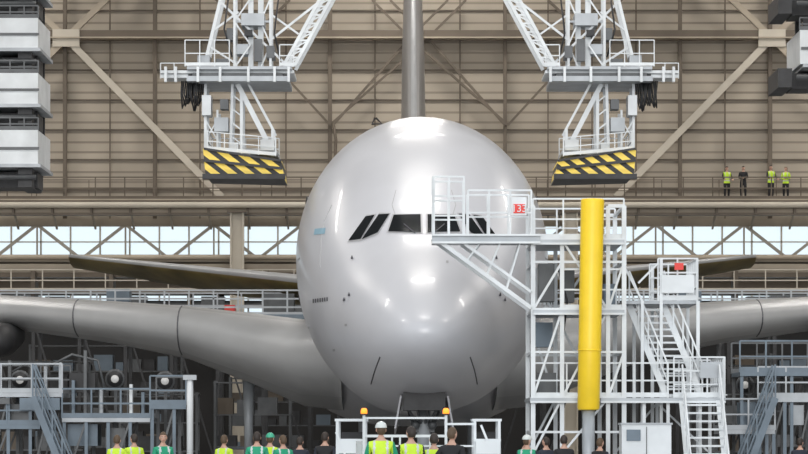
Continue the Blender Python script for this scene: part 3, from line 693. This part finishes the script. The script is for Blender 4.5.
# ---------------------------------------------------------------- people
def hand(mb,w_,d,side,k='skin'):
    w_=Vector(w_); d=Vector(d).normalized(); side=Vector(side).normalized(); nrm=d.cross(side).normalized()
    for o in(-.022,0,.022): mb.tube([w_+side*o*.6,w_+d*.045+side*o,w_+d*.09+side*o],[.02,.018,.014],k,8)
    for i,(o,l) in enumerate(((-.033,.066),(-.011,.078),(.011,.074),(.033,.058))):
        b_=w_+d*.085+side*o; p1=b_+d*l*.45+nrm*.004; p2=p1+(d*.85+nrm*.5).normalized()*l*.3; p3=p2+(d*.5+nrm*.85).normalized()*l*.25
        mb.tube([b_,p1,p2,p3],[.0095,.009,.008,.006],k,6)
    b_=w_+d*.025-side*.03; mb.tube([b_,b_-side*.025+d*.03,b_-side*.03+d*.06+nrm*.01],[.012,.011,.008],k,6)
def person(loc,rot,H,torso,sleeve,legs,head='hair_d',pose='stand',turn=0,name='worker'):
    A={'stand':[((.225,.02,1.17),(.235,-.05,.93)),((.225,.02,1.17),(.235,-.05,.93))],
       'fold':[((.23,.0,1.17),(.06,-.2,1.18)),((.23,.0,1.17),(.05,-.2,1.14))],
       'rail':[((.25,-.08,1.2),(.22,-.3,1.1)),((.25,-.08,1.2),(.22,-.3,1.1))],
       'phone':[((.24,-.08,1.2),(.13,-.12,1.47)),((.225,.02,1.17),(.235,-.05,.93))],
       'hip':[((.33,.05,1.2),(.19,-.04,1.03)),((.225,.02,1.17),(.235,-.05,.93))]}[pose]
    v=[(0,0,.96),(0,0,1.12),(0,-.005,1.3),(0,0,1.42),(0,.01,1.5),(0,.0,1.6)]; r=[(.155,.105),(.14,.1),(.165,.115),(.13,.095),(.058,.058),(.055,.055)]
    e=[(0,1),(1,2),(2,3),(3,4),(4,5)]
    for i,sg in enumerate((1,-1)):
        el,wr=A[i]; el=(sg*el[0],el[1],el[2]); wr=(sg*wr[0],wr[1],wr[2])
        b_=len(v); v+=[(sg*.175,0,1.42),el,wr]; r+=[(.068,.068),(.047,.047),(.032,.032)]; e+=[(3,b_),(b_,b_+1),(b_+1,b_+2)]
        b_=len(v); st=.03*sg*(1 if pose!='fold' else -1)
        v+=[(sg*.095,0,.88),(sg*.11,-.02+st,.5),(sg*.115,.03+st,.1),(sg*.13,-.13+st,.05)]; r+=[(.095,.1),(.065,.068),(.045,.048),(.045,.035)]
        e+=[(0,b_),(b_,b_+1),(b_+1,b_+2),(b_+2,b_+3)]
    me=D.meshes.new('sk'); me.from_pydata(v,e,[]); ob=D.objects.new('sk',me); C.collection.objects.link(ob)
    ob.modifiers.new('s','SKIN'); sk=me.skin_vertices[0].data
    for i,rr in enumerate(r): sk[i].radius=rr; sk[i].use_root=(i==0)
    sb=ob.modifiers.new('u','SUBSURF'); sb.levels=3; sb.render_levels=3
    dg=C.evaluated_depsgraph_get(); em=D.meshes.new_from_object(ob.evaluated_get(dg))
    mb=MB(); groups={}
    co=[p.co.copy() for p in em.vertices]
    for f in em.polygons:
        c=f.center; ax=abs(c.x)
        if c.z<.1: k='shoe'
        elif c.z<.9 and ax<.215: k=legs
        elif c.z>1.485 and ax<.09 and c.y>-.1: k='skin'
        elif ax>.195 or c.y<-.15: k=sleeve
        elif c.z>.88:
            k=torso
            if torso in('viz','grn') and (1.02<c.z<1.07 or 1.17<c.z<1.22 or (.085<ax<.125 and c.z>1.22)): k='refl'
        else: k=legs
        groups.setdefault(k,[]).append(list(f.vertices))
    mb.v=[tuple(c) for c in co]
    for k,fl in groups.items():
        i_=mb.mi(k)
        for f in fl: mb.f.append(f); mb.m.append(i_); mb.sm.append(True)
    D.objects.remove(ob); D.meshes.remove(em)
    for i,sg in enumerate((1,-1)):
        el,wr=A[i]; el=Vector((sg*el[0],el[1],el[2])); wr=Vector((sg*wr[0],wr[1],wr[2])); d=(wr-el).normalized()
        hand(mb,wr+d*.0,d,Vector((0,1,0)) if abs(d.y)<.6 else Vector((-sg,0,0)))
    hb=MB(); sk_='skin'
    def hf(u):
        x,y,z=u
        if z<0: x*=1-.32*(-z)**1.3; y=y*(1-.12*(-z)) if y<0 else y*(1-.4*(-z))
        return Vector((x,y,z))
    hb.ell((0,0,0),(.076,.096,.118),sk_,20,14,hf)
    hb.add([(-.014,-.09,-.022),(.014,-.09,-.022),(0,-.094,.026),(0,-.122,-.02),(0,-.098,-.032)],[(0,3,2),(3,1,2),(0,4,3),(4,1,3)],sk_,True)
    for sg in(1,-1):
        hb.ell((sg*.03,-.083,.01),(.014,.01,.008),'eye',8,6); hb.ell((sg*.03,-.091,.01),(.006,.004,.006),'hair_d',6,5)
        hb.ell((sg*.077,.008,-.005),(.01,.02,.032),sk_,8,6); hb.box((sg*.015,-.096,.026),(sg*.046,-.086,.032),'hair_b')
    hb.ell((0,-.086,-.055),(.024,.01,.007),'lip',8,5)
    if head.startswith('helm'):
        hb.ell((0,.005,.035),(.098,.125,.105),head,20,12,None,lambda u:u.z>-.05); hb.ell((0,-.03,.035),(.1,.15,.012),head,20,6)
        hb.ell((0,.01,.0),(.08,.1,.1),'hair_b',16,10,None,lambda u:u.y>.25 and u.z>-.75)
    else:
        hb.ell((0,.006,.008),(.084,.104,.122),head,20,14,None,lambda u:(u.z>.45) or (u.y>-.1 and u.z>-.05) or (u.y>.3 and u.z>-.6))
    R_=Matrix.Rotation(turn,4,'Z'); hc=Vector((0,-.012,1.665))
    o=len(mb.v); mb.v+=[tuple(R_@Vector(p)+hc) for p in hb.v]
    for f,mi_,s_ in zip(hb.f,hb.m,hb.sm): mb.f.append([a+o for a in f]); mb.m.append(mb.mi(hb.names[mi_])); mb.sm.append(s_)
    ob=mb.build(name); ob.location=loc; ob.rotation_euler=(0,0,rot); s_=H/1.785; ob.scale=(s_,s_,s_)
    zmin=min(p[2] for p in mb.v); ob.location.z-=zmin*s_
    return ob
ppl=[(117,434,78,'viz','viz','hair_b',2.9,'stand'),(134,433,80,'viz','viz','hair_d',3.6,'fold'),(163,431,76,'grn','grn','hair_b',.5,'stand'),
(224,434,79,'viz','viz','hair_b',2.6,'fold'),(257,430,74,'grn','grn','hair_d',3.1,'stand'),(270,431,77,'viz','grn','helmg',2.8,'hip'),(283,434,75,'grn','grn','hair_b',3.6,'stand'),
(325,431,79,'blackc','navy','hair_d',3.0,'stand'),(527,433,74,'grn','navy','helm',2.9,'phone'),(546,436,79,'navy','navy','hair_d',3.6,'stand'),(564,434,77,'blackc','blackc','hair_d',3.3,'fold'),(600,437,78,'blackc','navy','hair_b',2.5,'stand'),(800,437,84,'navy','blackc','hair_d',2.8,'stand'),(300,436,81,'navy','navy','hair_d',3.0,'fold')]
for px,py,Y,t,s_,h,ro,po in ppl:
    p=W(px,py,Y); person((p.x,Y,0),ro,min(1.98,max(1.6,p.z-(.03 if h.startswith('helm') else 0))),t,s_,'navy',h,po,random.uniform(-.4,.4))
for px,py,yy,t,s_,h,ro,po in((381,419,50.6,'viz','grn','helm',3.1,'rail'),(411,425,51.3,'viz','blackc','hair_d',3.3,'stand'),(452,426,50.3,'blackc','blackc','hair_b',2.7,'hip'),(434,432,51.5,'viz','navy','hair_d',3.0,'stand')):
    p=W(px,py,yy); person((p.x,yy,.42),ro,p.z-.42-(.03 if h=='helm' else 0),t,s_,'navy',h,po,random.uniform(-.3,.3))
for px,t,s_,h,ro,po,H in((727,'viz','blackc','hair_d',.2,'rail',1.76),(743.5,'blackc','blackc','hair_d',-.2,'fold',1.78),(771,'viz','blackc','hair_d',.4,'rail',1.82),(786,'viz','viz','hair_b',-.3,'fold',1.74)):
    p=W(px,200,167.4); person((p.x,167.5,13.9),ro,H,t,s_,'blackc',h,po,random.uniform(-.5,.5),'spectator')
# ---------------------------------------------------------------- lights
wd=D.worlds.new('World'); C.scene.world=wd; wd.use_nodes=True; bg=wd.node_tree.nodes['Background']
bg.inputs[0].default_value=(0.88,0.94,1.0,1); bg.inputs[1].default_value=1.2
for x in(-26,0,26):
    for y in(78,100,122,146,162):
        l=D.lights.new('ceiling_lamp','AREA'); l.shape='RECTANGLE'; l.size=9; l.size_y=1.6; l.energy=2000; l.color=(1,.96,.91)
        o=D.objects.new('ceiling_lamp',l); C.collection.objects.link(o); o.location=(x,y,31.2)
        mb=MB(); mb.box((x-4.6,y-.9,31.3),(x+4.6,y+.9,31.9),'lgrey'); mb.build('lamp_housing')
l=D.lights.new('sun','SUN'); l.energy=1.25; l.angle=.5; l.color=(1,.985,.96); o=D.objects.new('sun',l); C.collection.objects.link(o)
o.rotation_euler=(math.radians(80),0,math.radians(-2)); o.location=(0,-20,60)
# ---------------------------------------------------------------- camera
cam=D.cameras.new('camera'); co_=D.objects.new('camera',cam); C.collection.objects.link(co_); co_.location=(0,0,CZ); co_.rotation_euler=(math.pi/2,0,0)
cam.sensor_width=36; cam.lens=36*F/808; cam.shift_y=(HY-227)/808; cam.clip_end=600
C.scene.camera=co_
C.scene.view_settings.view_transform='Standard'; C.scene.view_settings.exposure=0.0
